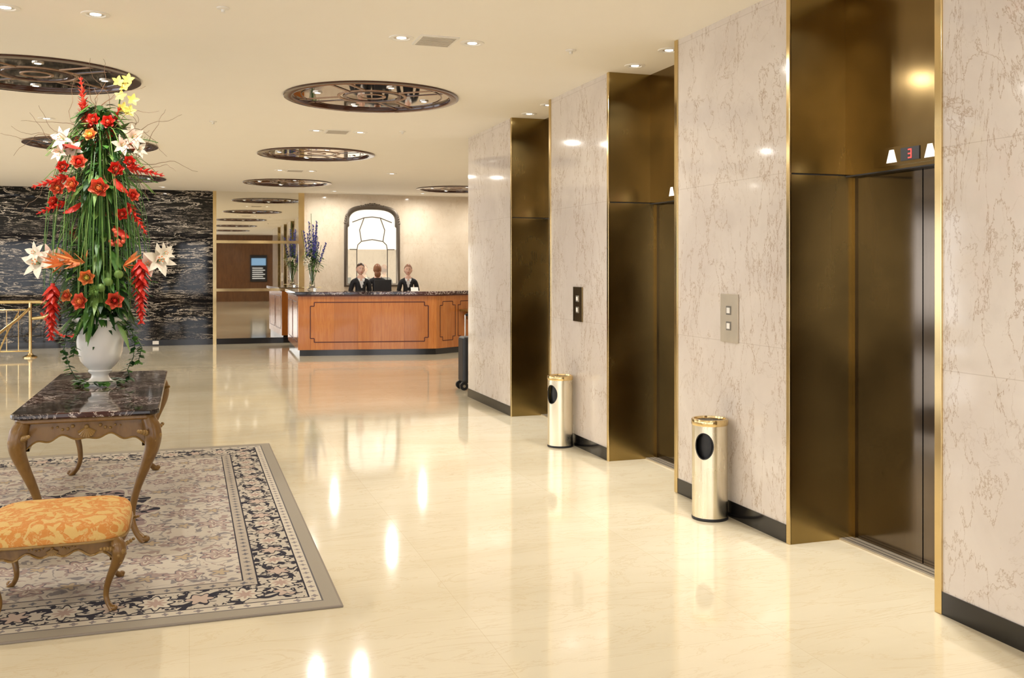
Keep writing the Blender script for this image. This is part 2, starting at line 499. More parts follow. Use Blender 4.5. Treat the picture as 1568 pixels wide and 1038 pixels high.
# lobby display screen on rear wall
e = empty('wall_display_screen', (3.2, YR, 1.6)); b = MB()
b.box(2.8, 3.6, YR, YR + .06, .95, 2.25, BLKP); b.build('bezel', e, bevel=.01)
b = MB(); SCR = Mat('screen_glow', (.05, .1, .2), .3, emit=(.35, .6, .9), es=.7).m
SCRW = Mat('screen_text', (.8, .8, .8), .3, emit=(.9, .95, 1), es=.7).m
b.box(2.86, 3.54, YR + .06, YR + .064, 1.75, 2.1, SCR)
for k in range(6): b.box(2.9, 3.5 - .1 * (k % 2), YR + .06, YR + .064, 1.1 + k * .1, 1.13 + k * .1, SCRW)
b.build('picture', e)

# ------------------------------------------------------------------ elevators
DX = 3.737
for i, y0 in enumerate(NICHE):
    y1 = y0 + NW; ym = (y0 + y1) / 2
    e = empty('elevator_entrance', (DX, ym, 0))
    b = MB(); t = .012
    for ys, sg in ((y0, 1), (y1, -1)):
        for z0, z1 in ((0, 2.145), (2.155, H)):
            b.box(WX - .002, 3.95, min(ys, ys + sg * t), max(ys, ys + sg * t), z0, z1, BRASS)
        b.box(WX - .002, 3.95, min(ys, ys + sg * .008), max(ys, ys + sg * .008), 2.145, 2.155, BLKP)
    b.build('brass_jambs', e)
    b = MB()
    b.box(WX - .010, WX + .004, y0 - .032, y0 + .012, 0, H, GOLD)
    b.box(WX - .010, WX + .004, y1 - .012, y1 + .022, 0, H, GOLD)
    b.build('edge_trim', e, bevel=.003)
    b = MB()
    b.box(3.68, 3.95, y0 + t, y1 - t, 2.146, H, BRASSD)
    b.box(3.68, 3.74, y0 + t, y1 - t, 2.138, 2.146, BLKP)
    b.build('header_panel', e)
    b = MB(); b.box(DX, DX + .03, y0 + t, ym - .004, .012, 2.138, DOORM)
    b.build('door_leaf_near', e); b = MB()
    b.box(DX, DX + .03, ym + .004, y1 - t, .012, 2.138, DOORM); b.build('door_leaf_far', e)
    b = MB(); b.box(DX + .02, DX + .05, y0 + t, y1 - t, .0, 2.14, BLKP)
    b.box(DX - .012, DX + .03, y1 - t - .03, y1 - t, 0, 2.138, BRASSD); b.box(DX - .012, DX + .03, y0 + t, y0 + t + .03, 0, 2.138, BRASSD)
    b.build('door_frame', e)
    b = MB(); b.box(DX - .10, DX + .03, y0 + t, y1 - t, 0, .010, PLATE)
    for k in range(2): b.box(DX - .075 + k * .035, DX - .070 + k * .035, y0 + t, y1 - t, .010, .011, BLKP)
    b.build('door_sill', e)
    # indicator
    b = MB(); b.box(3.655, 3.68, ym - .29, ym + .29, 2.165, 2.265, BRASSD)
    b.box(3.650, 3.655, ym - .07, ym + .07, 2.18, 2.25, BLKP)
    for sg in (-1, 1):
        yc = ym + sg * .145
        vs = [(3.652, yc - .040 * 1, 2.180), (3.652, yc + .040, 2.180), (3.652, yc + .016, 2.250), (3.652, yc - .016, 2.250)]
        vs += [(3.656, v[1], v[2]) for v in vs]
        b.add(vs, [(0, 1, 2, 3), (0, 4, 5, 1), (1, 5, 6, 2), (2, 6, 7, 3), (3, 7, 4, 0)], WLAMP)
    yd = ym; X_ = 3.6485
    for zz in (2.193, 2.215, 2.237): b.box(X_, 3.65, yd - .012, yd + .012, zz - .003, zz + .003, RED)
    b.box(X_, 3.65, yd - .014, yd - .008, 2.19, 2.24, RED)
    b.build('floor_indicator', e)
# call panels
BTN = simple('button_grey', (.30, .28, .25), .3, metal=.8)
for i, yc in enumerate((5.46, 8.02)):
    e = empty('elevator_call_panel', (WX - .005, yc, 1.28))
    b = MB(); b.box(WX - .011, WX - .0005, yc - .105, yc + .105, 1.125, 1.435, PLATE if i == 0 else BRASSD); b.build('faceplate', e, bevel=.002)
    b = MB()
    for zz in (1.23, 1.33):
        b.box(WX - .015, WX - .011, yc - .028, yc + .028, zz - .028, zz + .028, STEEL if i else BTN)
        b.box(WX - .017, WX - .015, yc - .018, yc + .018, zz - .018, zz + .018, WHITEP)
    b.build('buttons', e)
# trash cans
for (cx, cy, dr) in ((3.168, 5.48, (-.767, -.643)), (3.168, 8.12, (-.916, -.40))):
    e = empty('trash_can', (cx, cy, 0)); r = .113
    b = MB()
    b.lathe((cx, cy, 0), [(r - .01, .0), (r, .006), (r, .625), (r - .006, .625), (r - .006, .012)], CANM, 64, True, True)
    body = b.build('can_body', e, smooth=True)
    k = MB(); dv = Vector((dr[0], dr[1], 0)).normalized(); sd = Vector((dv.y, -dv.x, 0))
    Rm = Matrix((sd, dv, Vector((0, 0, 1)))).transposed()
    k.ball(Vector((cx, cy, .475)) + dv * .11, (.060, .075, .085), BLKP, 40, 24, Rm)
    boolean(body, [k.build('cutter')])
    b = MB()
    rim2 = []
    for j in range(37):
        a = 2 * PI * j / 36; s0 = .058 * math.cos(a)
        rim2.append(Vector((cx, cy, .475 + .082 * math.sin(a))) + sd * s0 + dv * math.sqrt(max(0, r * r - s0 * s0)))
    b.tube(rim2, .0035, BLKP, 6)
    b.lathe((cx, cy, 0), [(r - .030, .012), (r - .030, .60)], BLKP, 48, True, False)
    b.build('liner', e, smooth=True)
    b = MB()
    b.lathe((cx, cy, 0), [(r + .001, .600), (r + .004, .606), (r + .004, .632), (r, .640), (r - .012, .640), (r - .014, .628), (r - .03, .622)], GOLD, 56, False, False)
    b.lathe((cx, cy, 0), [(r - .014, .620), (r - .014, .626)], BLKP, 48)
    b.lathe((cx, cy, 0), [(r + .001, 0), (r + .003, .004), (r + .003, .014), (r + .001, .018)], BLKP, 56, False, False)
    b.build('rim', e, smooth=True)

# ------------------------------------------------------------------ ceiling fixtures
for (cx, cy) in coffers:
    e = empty('ceiling_coffer', (cx, cy, H))
    b = MB(); b.lathe((cx, cy, H), [(.822, .0), (.824, -.014), (.81, -.020), (.785, -.018), (.765, -.022), (.742, -.018), (.735, -.004), (.735, .03)], MAROON, 72, False, False)
    b.build('coffer_rim', e, smooth=True)
    b = MB(); b.lathe((cx, cy, H), [(.737, .006), (.737, .03)], COFM, 64); b.build('coffer_mirror', e)
    b = MB()
    for rr, w_, m_ in ((.66, .006, MAROON), (.315, .014, BRONZEL), (.26, .016, MAROON), (.12, .012, BRONZEL)):
        b.lathe((cx, cy, H), [(rr - w_, .006), (rr - w_, .001), (rr + w_, .001), (rr + w_, .006)], m_, 48, False, False)
    for k in range(4):
        a0 = k * PI / 2 + PI / 4 + .15
        dv = Vector((math.cos(a0), math.sin(a0), 0)); sv = Vector((-dv.y, dv.x, 0))
        for off in (-.085, .085):
            b.obox(Vector((cx, cy, H + .004)) + dv * .525 + sv * off, dv * .205, sv * .011, (0, 0, .003), BRONZEL)
            b.obox(Vector((cx, cy, H + .004)) + dv * .525 + sv * off * .82, dv * .205, sv * .005, (0, 0, .0025), MAROON)
    b.build('lattice', e)
    b = MB()
    for k in range(4):
        a0 = k * PI / 2 + .15; px, py = cx + .53 * math.cos(a0), cy + .53 * math.sin(a0)
        b.lathe((px, py, H), [(.045, .006), (.045, -.002), (.03, -.004)], STEEL, 16, False, False)
        b.lathe((px, py, H), [(.025, -.003), (.025, .004)], LAMP, 16)
    b.build('mini_lamps', e)

def downlight(x, y, power, r=.055, spread=172):
    e = empty('recessed_downlight', (x, y, H)); b = MB()
    b.lathe((x, y, H), [(r + .034, 0), (r + .032, -.006), (r + .006, -.008), (r, -.002)], WHITEP, 28, False, False)
    b.build('trim_ring', e, smooth=True)
    b = MB(); b.lathe((x, y, H), [(r, -.002), (r, -.0005)], STEEL, 24)
    b.lathe((x, y, H), [(r * .62, -.004), (r * .62, -.002)], LAMP, 20); b.build('lens', e)
    if power:
        L = bpy.data.lights.new('lamp', 'AREA'); L.shape = 'DISK'; L.size = r * 1.4; L.energy = power
        L.color = (1, .955, .885); L.spread = math.radians(spread)
        o = bpy.data.objects.new('lamp', L); COL.objects.link(o); o.location = (x, y, H - .012)
        o.parent = e; o.matrix_parent_inverse = e.matrix_world.inverted()
PW = 16
for yy_ in (1.8, 6.72, 11.55, 16.4):
    for xx_ in (1.42, 1.94): downlight(xx_, yy_, PW if yy_ > 2 else 10)
    for xx_ in ((-.57, -1.09) if yy_ == 6.72 else (-.95, -1.47)): downlight(xx_, yy_, PW)
    for xx_ in (-3.85, -6.5): downlight(xx_, yy_, PW * 1.2)
for yy_ in (13.2, 16.4): downlight(4.9, yy_, PW); downlight(7.4, yy_, PW)
downlight(3.3, 16.4, 28)  # added lamp, lights the receptionists and desk from the front
for xx_ in (-.9, 1.7, 4.3): downlight(xx_, -3.2, PW)
for xx_ in (-7, -4, -.5, 2.9, 4.8, 6.6): downlight(xx_, 20.5, 26, .05)
for y0 in NICHE:
    for dy_ in (.28, .86): downlight(3.395, y0 + dy_, 17, .05, 105)
for yy_ in (6.73, 11.57, 16.4):
    e = empty('ceiling_vent', (1.67, yy_, H)); b = MB()
    b.box(1.53, 1.81, yy_ - .15, yy_ + .15, H - .008, H, WHITEP)
    for k in range(7): b.box(1.55, 1.79, yy_ - .125 + k * .039, yy_ - .105 + k * .039, H - .012, H - .008, SLAT)
    b.build('grille', e)
for (sx_, sy_) in ((.2, 6.3), (2.7, 6.7), (2.4, 11.3), (.25, 11.2)):
    b = MB()
    b.lathe((sx_, sy_, H - .0005), [(.04, 0), (.038, -.008), (.012, -.012), (.012, -.03), (.02, -.032)], WHITEP, 20, False, True)
    b.build('ceiling_sprinkler', smooth=True, origin=(sx_, sy_, H - .01))

# ------------------------------------------------------------------ reception desk
P = [Vector((1.95, 20.6)), Vector((1.88, 17.95)), Vector((4.36, 17.5)), Vector((5.3, 18.1)), Vector((7.0, 18.1))]
def offs(poly, o):
    out = []
    for i, p in enumerate(poly):
        ns = []
        if i > 0: d_ = (p - poly[i - 1]).normalized(); ns.append(Vector((d_.y, -d_.x)))
        if i < len(poly) - 1: d_ = (poly[i + 1] - p).normalized(); ns.append(Vector((d_.y, -d_.x)))
        n = ns[0] if len(ns) == 1 else (ns[0] + ns[1]) / (1 + ns[0].dot(ns[1]))
        out.append(p + n * o)
    return out
def ribbon(b, oo, oi, z0, z1, m, poly=P):
    A = offs(poly, oo); Bq = offs(poly, oi); n = len(poly)
    vs = [(p.x, p.y, z0) for p in A] + [(p.x, p.y, z0) for p in Bq] + [(p.x, p.y, z1) for p in A] + [(p.x, p.y, z1) for p in Bq]
    fs = []
    for i in range(n - 1):
        fs += [(i, i + 1, 2 * n + i + 1, 2 * n + i), (n + i + 1, n + i, 3 * n + i, 3 * n + i + 1), (2 * n + i, 2 * n + i + 1, 3 * n + i + 1, 3 * n + i), (i + 1, i, n + i, n + i + 1)]
    fs += [(0, 2 * n, 3 * n, n), (n - 1, 2 * n - 1, 4 * n - 1, 3 * n - 1)]
    b.add(vs, fs, m)
desk = empty('reception_desk', (3, 18, 0))
b = MB(); ribbon(b, -.03, -.60, 0, .11, BLK); b.build('plinth', desk)
b = MB(); ribbon(b, 0, -.62, .11, 1.09, CHERRY); b.build('wood_body', desk)
b = MB(); ribbon(b, .03, -.64, 1.09, 1.115, INLAY); b.build('cornice', desk)
b = MB(); ribbon(b, .06, -.66, 1.115, 1.175, DARKTOP); b.build('marble_counter', desk, bevel=.01)
b = MB(); ribbon(b, -.62, -1.05, .74, .78, WALNUT, [p for p in P]); b.build('work_surface', desk)
b = MB()
def strip(p, q, z0, z1, m, wdt=None, pr=.004):
    d_ = (q - p); n = Vector((d_.y, -d_.x)).normalized()
    c_ = (p + q) / 2
    b.obox((c_.x, c_.y, (z0 + z1) / 2), (d_.x / 2, d_.y / 2, 0), (n.x * pr, n.y * pr, 0), (0, 0, (z1 - z0) / 2), m)
def frame(p, q, s0, s1, z0, z1, w_=.018):
    d_ = (q - p).normalized(); nt_ = .07
    def hs(sa, sb, zz): strip(p + d_ * sa, p + d_ * sb, zz - w_ / 2, zz + w_ / 2, INLAY)
    def vsn(sa, za, zb): strip(p + d_ * (sa - w_ / 2), p + d_ * (sa + w_ / 2), za, zb, INLAY)
    hs(s0 + nt_, s1 - nt_, z0); hs(s0 + nt_, s1 - nt_, z1); vsn(s0, z0 + nt_, z1 - nt_); vsn(s1, z0 + nt_, z1 - nt_)
    for sa, sg in ((s0, 1), (s1, -1)):
        for za, zg in ((z0, 1), (z1, -1)):
            hs(min(sa, sa + sg * nt_), max(sa, sa + sg * nt_), za + zg * nt_); vsn(sa + sg * nt_, min(za, za + zg * nt_), max(za, za + zg * nt_))
L1 = (P[2] - P[1]).length
frame(P[1], P[2], .22, L1 - .15, .25, .98)
L2 = (P[3] - P[2]).length
frame(P[2], P[3], .10, L2 * .5 - .04, .25, .98, .014)
frame(P[2], P[3], L2 * .5 + .04, L2 - .08, .25, .98, .014)
L0 = (P[1] - P[0]).length
frame(P[0], P[1], .15, L0 * .5 - .06, .25, .98); frame(P[0], P[1], L0 * .5 + .06, L0 - .15, .25, .98)
b.build('inlay_frames', desk)
b = MB(); d_ = (P[3] - P[2]).normalized(); n_ = Vector((d_.y, -d_.x)); c_ = P[2] + d_ * (L2 * .78) + n_ * .14
b.obox((c_.x, c_.y, .80), (d_.x * .24, d_.y * .24, 0), (n_.x * .14, n_.y * .14, 0), (0, 0, .02), WALNUT)
c2_ = P[2] + d_ * (L2 * .78) + n_ * .05
b.obox((c2_.x, c2_.y, .70), (d_.x * .03, d_.y * .03, 0), (n_.x * .05, n_.y * .05, 0), (0, 0, .08), WALNUT)
b.build('side_shelf', desk, bevel=.01)
for (mx, my) in ((3.60, 18.80),):
    e = empty('computer_monitor', (mx, my, .78)); b = MB()
    b.box(mx - .1, mx + .1, my - .08, my + .08, .78, .795, BLKP); b.tube([(mx, my, .79), (mx, my, 1.2)], .02, BLKP)
    b.build('stand', e); b = MB(); b.box(mx - .17, mx + .17, my - .03, my + .0, 1.14, 1.38, BLKP); b.build('screen_back', e, bevel=.01)
for (cx_, cy_) in ((3.98, 17.66),):
    b = MB(); b.box(cx_ - .08, cx_ + .08, cy_ - .04, cy_ + .04, 1.1755, 1.18, WHITEP); b.obox((cx_, cy_, 1.215), (.07, 0, 0), (0, .003, 0), (0, .012, .035), WHITEP); b.build('counter_card_holder')
# ------------------------------------------------------------------ arched mirror, reflected glow put into its glass
e = empty('arched_wall_mirror', (3.84, YB, 2.1))
def archpts(x0, x1, z0, z1, n=28):
    cx = (x0 + x1) / 2; hw = (x1 - x0) / 2; pts = [(x0, z0)]
    zs = z1 - hw * .42
    pts.append((x0, zs - .16)); pts.append((x0 + .035, zs - .13)); pts.append((x0 + .035, zs - .05))
    for i in range(n + 1):
        a = PI - PI * i / n; ca = math.cos(a); sa = math.sin(a)
        pts.append((cx + (hw - .035) * math.copysign(abs(ca) ** .7, ca), zs + (z1 - zs) * sa ** .85 if sa > 0 else zs))
    pts += [(x1 - .035, zs - .05), (x1 - .035, zs - .13), (x1, zs - .16), (x1, z0)]
    return pts
def scalepts(pts, cx, cz, fx, fz): return [(cx + (p[0] - cx) * fx, cz + (p[1] - cz) * fz) for p in pts]
outer = archpts(3.22, 4.46, 1.2, 3.0); inner = scalepts(outer, 3.84, 1.2, .87, .945); mid = scalepts(outer, 3.84, 1.2, .93, .975)
inner = [(p[0], p[1] if p[1] > 1.25 else 1.27) for p in inner]; mid = [(p[0], p[1] if p[1] > 1.22 else 1.235) for p in mid]
b = MB(); FRAMEM = simple('mirror_frame_pewter', (.14, .115, .09), .4, metal=.5); n = len(outer)
vs = [(p[0], YB - .0, p[1]) for p in outer] + [(p[0], YB - .045, p[1]) for p in outer] + [(p[0], YB - .065, p[1]) for p in mid] + [(p[0], YB - .03, p[1]) for p in inner] + [(p[0], YB - .0, p[1]) for p in inner]
fs = []
for l in range(4):
    for i in range(n): i2 = (i + 1) % n; fs.append((l * n + i, l * n + i2, (l + 1) * n + i2, (l + 1) * n + i))
b.add(vs, fs, FRAMEM)
for i in range(-5, 6):
    b.ball((3.84 + i * .05, YB - .04, 3.0 + .03 * math.cos(i * .5) - .015), (.035, .02, .028 + .01 * (i % 2)), FRAMEM, 10, 6)
for sg in (-1, 1):
    for k in range(4): b.ball((3.84 + sg * (.60 - .01 * k), YB - .04, 2.60 + k * .05), (.03, .02, .04), FRAMEM, 10, 6)
b.build('carved_frame', e, smooth=True, angle=60)
GLOWU = Mat('mirror_glow_upper', (.85, .80, .68), .05, metal=.6, emit=(1, .95, .84), es=.85)  # emission stands in for a bright window reflected in the mirror
MIRL = Mat('mirror_glow_lower', (.86, .80, .66), .02, metal=1., emit=(1, .90, .70), es=.40)  # mirror pane with emission added to imitate a bright cream reflection
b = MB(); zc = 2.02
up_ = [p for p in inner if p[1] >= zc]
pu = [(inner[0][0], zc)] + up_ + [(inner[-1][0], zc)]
b.add([(p[0], YB - .012, p[1]) for p in pu], [tuple(range(len(pu)))], GLOWU.m)
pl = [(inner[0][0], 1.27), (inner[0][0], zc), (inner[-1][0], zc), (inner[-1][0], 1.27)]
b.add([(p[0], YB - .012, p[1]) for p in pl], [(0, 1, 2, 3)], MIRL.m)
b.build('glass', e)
b = MB()
def bar(pts, r=.010): b.tube([(p[0], YB - .022, p[1]) for p in pts], r, FRAMEM, 6)
bar([(3.50, 1.28), (3.50, 2.0), (3.52, 2.12), (3.60, 2.2)]); bar([(4.18, 1.28), (4.18, 2.0), (4.16, 2.12), (4.08, 2.2)])
bar([(3.34, 2.02), (3.50, 2.02)]); bar([(4.18, 2.02), (4.34, 2.02)])
bar([(3.60, 2.2), (3.84, 2.24), (4.08, 2.2)])
bar([(3.60, 2.2), (3.56, 2.45), (3.66, 2.72)]); bar([(4.08, 2.2), (4.12, 2.45), (4.02, 2.72)])
bar([(3.40, 2.62), (3.66, 2.72), (3.84, 2.74), (4.02, 2.72), (4.28, 2.62)])
b.build('muntins', e)

# ------------------------------------------------------------------ people
def person(name, loc, yaw, hair, sc=1.0, bun=True):
    e = empty(name, (0, 0, 0))
    J = {'pel': (0, 0, .93), 'wst': (0, 0, 1.08), 'chs': (0, -.005, 1.25), 'ub': (0, .01, 1.35), 'nb': (0, .012, 1.43), 'nt': (0, .0, 1.50)}
    rad = {'pel': (.145, .11), 'wst': (.112, .09), 'chs': (.135, .105), 'ub': (.105, .08), 'nb': (.050, .050), 'nt': (.045, .045)}
    E = [('pel', 'wst'), ('wst', 'chs'), ('chs', 'ub'), ('ub', 'nb'), ('nb', 'nt')]
    for s, g in (('l', 1), ('r', -1)):
        J.update({'sh' + s: (g * .155, .01, 1.35), 'el' + s: (g * .215, .03, 1.08), 'fa' + s: (g * .21, -.06, .97), 'wr' + s: (g * .19, -.15, .87),
                  'hp' + s: (g * .085, 0, .86), 'kn' + s: (g * .095, -.01, .48), 'an' + s: (g * .10, .02, .09), 'to' + s: (g * .105, -.12, .045)})
        rad.update({'sh' + s: (.062, .062), 'el' + s: (.043, .043), 'fa' + s: (.038, .038), 'wr' + s: (.030, .030), 'hp' + s: (.09, .095), 'kn' + s: (.062, .065), 'an' + s: (.045, .05), 'to' + s: (.04, .035)})
        E += [('ub', 'sh' + s), ('sh' + s, 'el' + s), ('el' + s, 'fa' + s), ('fa' + s, 'wr' + s), ('pel', 'hp' + s), ('hp' + s, 'kn' + s), ('kn' + s, 'an' + s), ('an' + s, 'to' + s)]
    def skin(nm, J, E, rad, root, subs=2):
        ks = list(J); me = bpy.data.meshes.new(nm); me.from_pydata([J[k] for k in ks], [(ks.index(a), ks.index(c)) for a, c in E], [])
        ob = bpy.data.objects.new(nm, me); COL.objects.link(ob)
        m = ob.modifiers.new('skin', 'SKIN'); m.use_smooth_shade = True
        for i, k in enumerate(ks):
            sv = me.skin_vertices[0].data[i]; sv.radius = rad[k]; sv.use_root = (k == root)
        ob.modifiers.new('s', 'SUBSURF').levels = subs
        bpy.context.view_layer.update()
        dg = bpy.context.evaluated_depsgraph_get(); m2 = bpy.data.meshes.new_from_object(ob.evaluated_get(dg))
        ob.modifiers.clear(); ob.data = m2
        return ob
    body = skin('suited_body', J, E, rad, 'pel', 3)
    me = body.data; me.materials.clear()
    for m in (SUIT, SHIRT, SKIN, BLKP): me.materials.append(m)
    for p in me.polygons:
        c_ = p.center; k = 0
        if c_.z > 1.415 and abs(c_.x) < .07: k = 2
        elif c_.z > 1.20 and c_.y < -.03 and abs(c_.x) < .008 + (c_.z - 1.20) * .28: k = 1 if c_.z < 1.36 or abs(c_.x) > (c_.z - 1.34) * .5 else 2
        elif c_.z < .07: k = 3
        p.material_index = k; p.use_smooth = True
    parts = [body]
    for s, g in (('l', 1), ('r', -1)):
        w = Vector((g * .19, -.15, .87)); dd = Vector((-g * .12, -.75, -.62)).normalized(); side = Vector((g, 0, 0)); side = (side - dd * side.dot(dd)).normalized(); nrm = dd.cross(side) * g
        HJ = {'w': w - dd * .02, 'p': w + dd * .045}; HR = {'w': (.026, .020), 'p': (.034, .017)}; HE = [('w', 'p')]
        for fi, (off, ln) in enumerate(((-.030, .070), (-.010, .080), (.010, .075), (.029, .058))):
            a = w + dd * .085 + side * off; c1 = a + dd * ln * .45 + nrm * .006; c2 = c1 + (dd + nrm * .5).normalized() * ln * .32; c3 = c2 + (dd + nrm * .9).normalized() * ln * .25
            for q, v in zip('abcd', (a, c1, c2, c3)): HJ['f%d%s' % (fi, q)] = v; HR['f%d%s' % (fi, q)] = (.009, .009) if q != 'd' else (.0065, .0065)
            HE += [('p', 'f%da' % fi), ('f%da' % fi, 'f%db' % fi), ('f%db' % fi, 'f%dc' % fi), ('f%dc' % fi, 'f%dd' % fi)]
        t1 = w + dd * .03 - side * .032; t2 = t1 + (dd - side * .6).normalized() * .035; t3 = t2 + (dd + side * .1).normalized() * .03
        for q, v in zip('abc', (t1, t2, t3)): HJ['t' + q] = v; HR['t' + q] = (.010, .010)
        HE += [('p', 'ta'), ('ta', 'tb'), ('tb', 'tc')]
        h = skin('hand_' + s, HJ, HE, HR, 'w', 1); h.data.materials.clear(); h.data.materials.append(SKIN); parts.append(h)
    b = MB(); cz = 1.59; b.ball((0, 0, 0), 1.0, SKIN, 40, 30)
    nv = []
    for v in b.v:
        x, y, z = v; f = max(0, -y)
        X = x * .080; Y = y * .094; Z = z * .118
        if z < 0: X *= 1 - .30 * (-z) ** 1.8; Y *= 1 - .12 * (-z) if y < 0 else 1 - .35 * (-z)
        g = lambda a, a0, s_: math.exp(-((a - a0) / s_) ** 2)
        Y -= .024 * g(x, 0, .13) * g(z, -.17, .17) * f + .010 * g(x, 0, .11) * g(z, .08, .2) * f
        Y += .010 * (g(x, .38, .17) + g(x, -.38, .17)) * g(z, .06, .13) * f
        Y -= .006 * g(x, 0, .3) * g(z, -.5, .12) * f + .008 * g(x, 0, .3) * g(z, -.85, .2) * f
        nv.append((X, Y, Z + cz))
    b.v = nv
    for g in (-1, 1):
        b.ball((g * .030, -.075, cz + .008), (.0125, .008, .007), SHIRT, 12, 8); b.ball((g * .030, -.082, cz + .008), (.006, .003, .006), BLKP, 10, 6)
        b.ball((g * .031, -.087, cz + .030), (.017, .004, .003), hair, 10, 6)
        b.ball((g * .081, .005, cz - .005), (.010, .018, .030), SKIN, 10, 8)
    b.ball((0, -.084, cz - .058), (.022, .006, .006), LIPS, 12, 6)
    k = MB(); k.ball((0, 0, 0), 1.0, hair, 60, 44)
    vs = [(x * .088, y * .102 + .006, z * .126 + cz + .006) for x, y, z in k.v]
    fs = []
    for f in k.f:
        c_ = [sum(k.v[i][q] for i in f) / len(f) for q in range(3)]
        if (c_[1] < -.05 and c_[2] < .66 - .30 * abs(c_[0])) or c_[2] < -.5 or (abs(c_[0]) > .8 and c_[2] < -.05 and c_[1] < .25): continue
        fs.append(f)
    b.add(vs, fs, hair)
    if bun: b.ball((0, .115, cz + .02), (.042, .035, .04), hair, 14, 10)
    else: b.ball((0, .07, cz - .09), (.07, .04, .08), hair, 14, 10)
    parts.append(b.build('head', smooth=True, angle=80))
    b = MB()
    def quad(pts, m, th=.004):
        n_ = len(pts); vs = [Vector(p) for p in pts]; nn = (vs[1] - vs[0]).cross(vs[2] - vs[0]).normalized() * th
        if nn.y > 0: nn = -nn
        b.add(vs + [p + nn for p in vs], [tuple(range(n_)), tuple(range(n_, 2 * n_))] + [(i, (i + 1) % n_, n_ + (i + 1) % n_, n_ + i) for i in range(n_)], m)
    for g in (-1, 1):
        quad([(g * .052, .01, 1.465), (g * .012, -.052, 1.405), (g * .045, -.105, 1.345), (g * .085, -.075, 1.375), (g * .075, .0, 1.43)], SHIRT)
        quad([(g * .075, -.065, 1.41), (g * .050, -.108, 1.345), (g * .006, -.118, 1.20), (g * .060, -.116, 1.27), (g * .105, -.088, 1.345)], SUIT, .006)
    parts.append(b.build('collar_lapels'))
    for p in parts: p.parent = e
    e.location = loc; e.rotation_euler = (0, 0, yaw); e.scale = (sc, sc, sc)
    return e
person('receptionist_woman', (3.24, 19.25, 0), math.radians(4), HAIRB, .995)
person('receptionist_woman', (4.36, 19.95, 0), math.radians(-10), HAIRR, .985)
# extra figure standing in for a receptionist's reflection in the arched mirror
person('receptionist_reflection_standin', (3.80, 20.45, 0), math.radians(176), HAIRR, .99, False)

# ------------------------------------------------------------------ rug, table, stool
b = MB(); b.box(-HX, HX, -HY, HY, 0, .010, RUGM); rug = b.build('persian_rug', bevel=.003)
rug.location = (-.75, 6.815, 0)
RZ = .0105
def cabriole(b, x, y, sx_, sy_, top, scl, m, gm, k=1.0, amp=1.0):
    prof = [(1.0, 0, .95), (.93, .35, 1.2), (.85, .50, 1.2), (.76, .40, 1.0), (.62, -.15, .75), (.45, -.85, .58), (.30, -1.25, .50), (.17, -1.35, .44), (.08, -1.0, .44), (.035, -.55, .55), (.0, -.20, .62)]
    pts = []; rd = []
    for i in range(len(prof) - 1):
        for j in range(4):
            t = j / 4; p0 = prof[i]; p1 = prof[i + 1]
            q = [p0[n] * (1 - t) + p1[n] * t for n in range(3)]
            o = q[1] * scl * amp
            pts.append((x + sx_ * o, y + sy_ * o * k, RZ + q[0] * (top - RZ))); rd.append(q[2] * scl * .62)
    q = prof[-1]; pts.append((x + sx_ * q[1] * scl, y + sy_ * q[1] * scl * k, RZ)); rd.append(q[2] * scl * .62)
    for _ in range(3):
        pts = [pts[0]] + [tuple((pts[i - 1][n] + pts[i][n] * 2 + pts[i + 1][n]) / 4 for n in range(3)) for i in range(1, len(pts) - 1)] + [pts[-1]]
    b.tube(pts, rd, m, 12)
    zt = RZ + .86 * (top - RZ)
    dv = Vector((sx_, sy_ * k, 0)).normalized(); sv = Vector((-dv.y, dv.x, 0))
    for a_, (du, dz, r) in enumerate(((.0, .0, .42), (.35, -.35, .25), (-.35, -.35, .25), (0, -.75, .26), (0, -1.2, .17), (.2, .45, .2), (-.2, .45, .2))):
        c_ = Vector((x, y, zt)) + dv * (scl * (.88 - .12 * abs(dz))) + sv * du * scl + Vector((0, 0, dz * scl))
        b.ball(c_, (scl * r,) * 3, gm, 10, 8)
    for g in (-1, 1):
        for j in range(5):
            b.ball((x + (scl * (.30) * dv.x) + g * sv.x * scl * (.55 + j * .38), y + scl * .30 * dv.y + g * sv.y * scl * (.55 + j * .38), zt + scl * (.25 + .1 * j)), scl * (.30 - .035 * j), gm, 8, 6)
    b.ball((x - sx_ * scl * .15, y - sy_ * scl * .15 * k, RZ + scl * .30), (scl * .36, scl * .36, scl * .29), m, 10, 8)
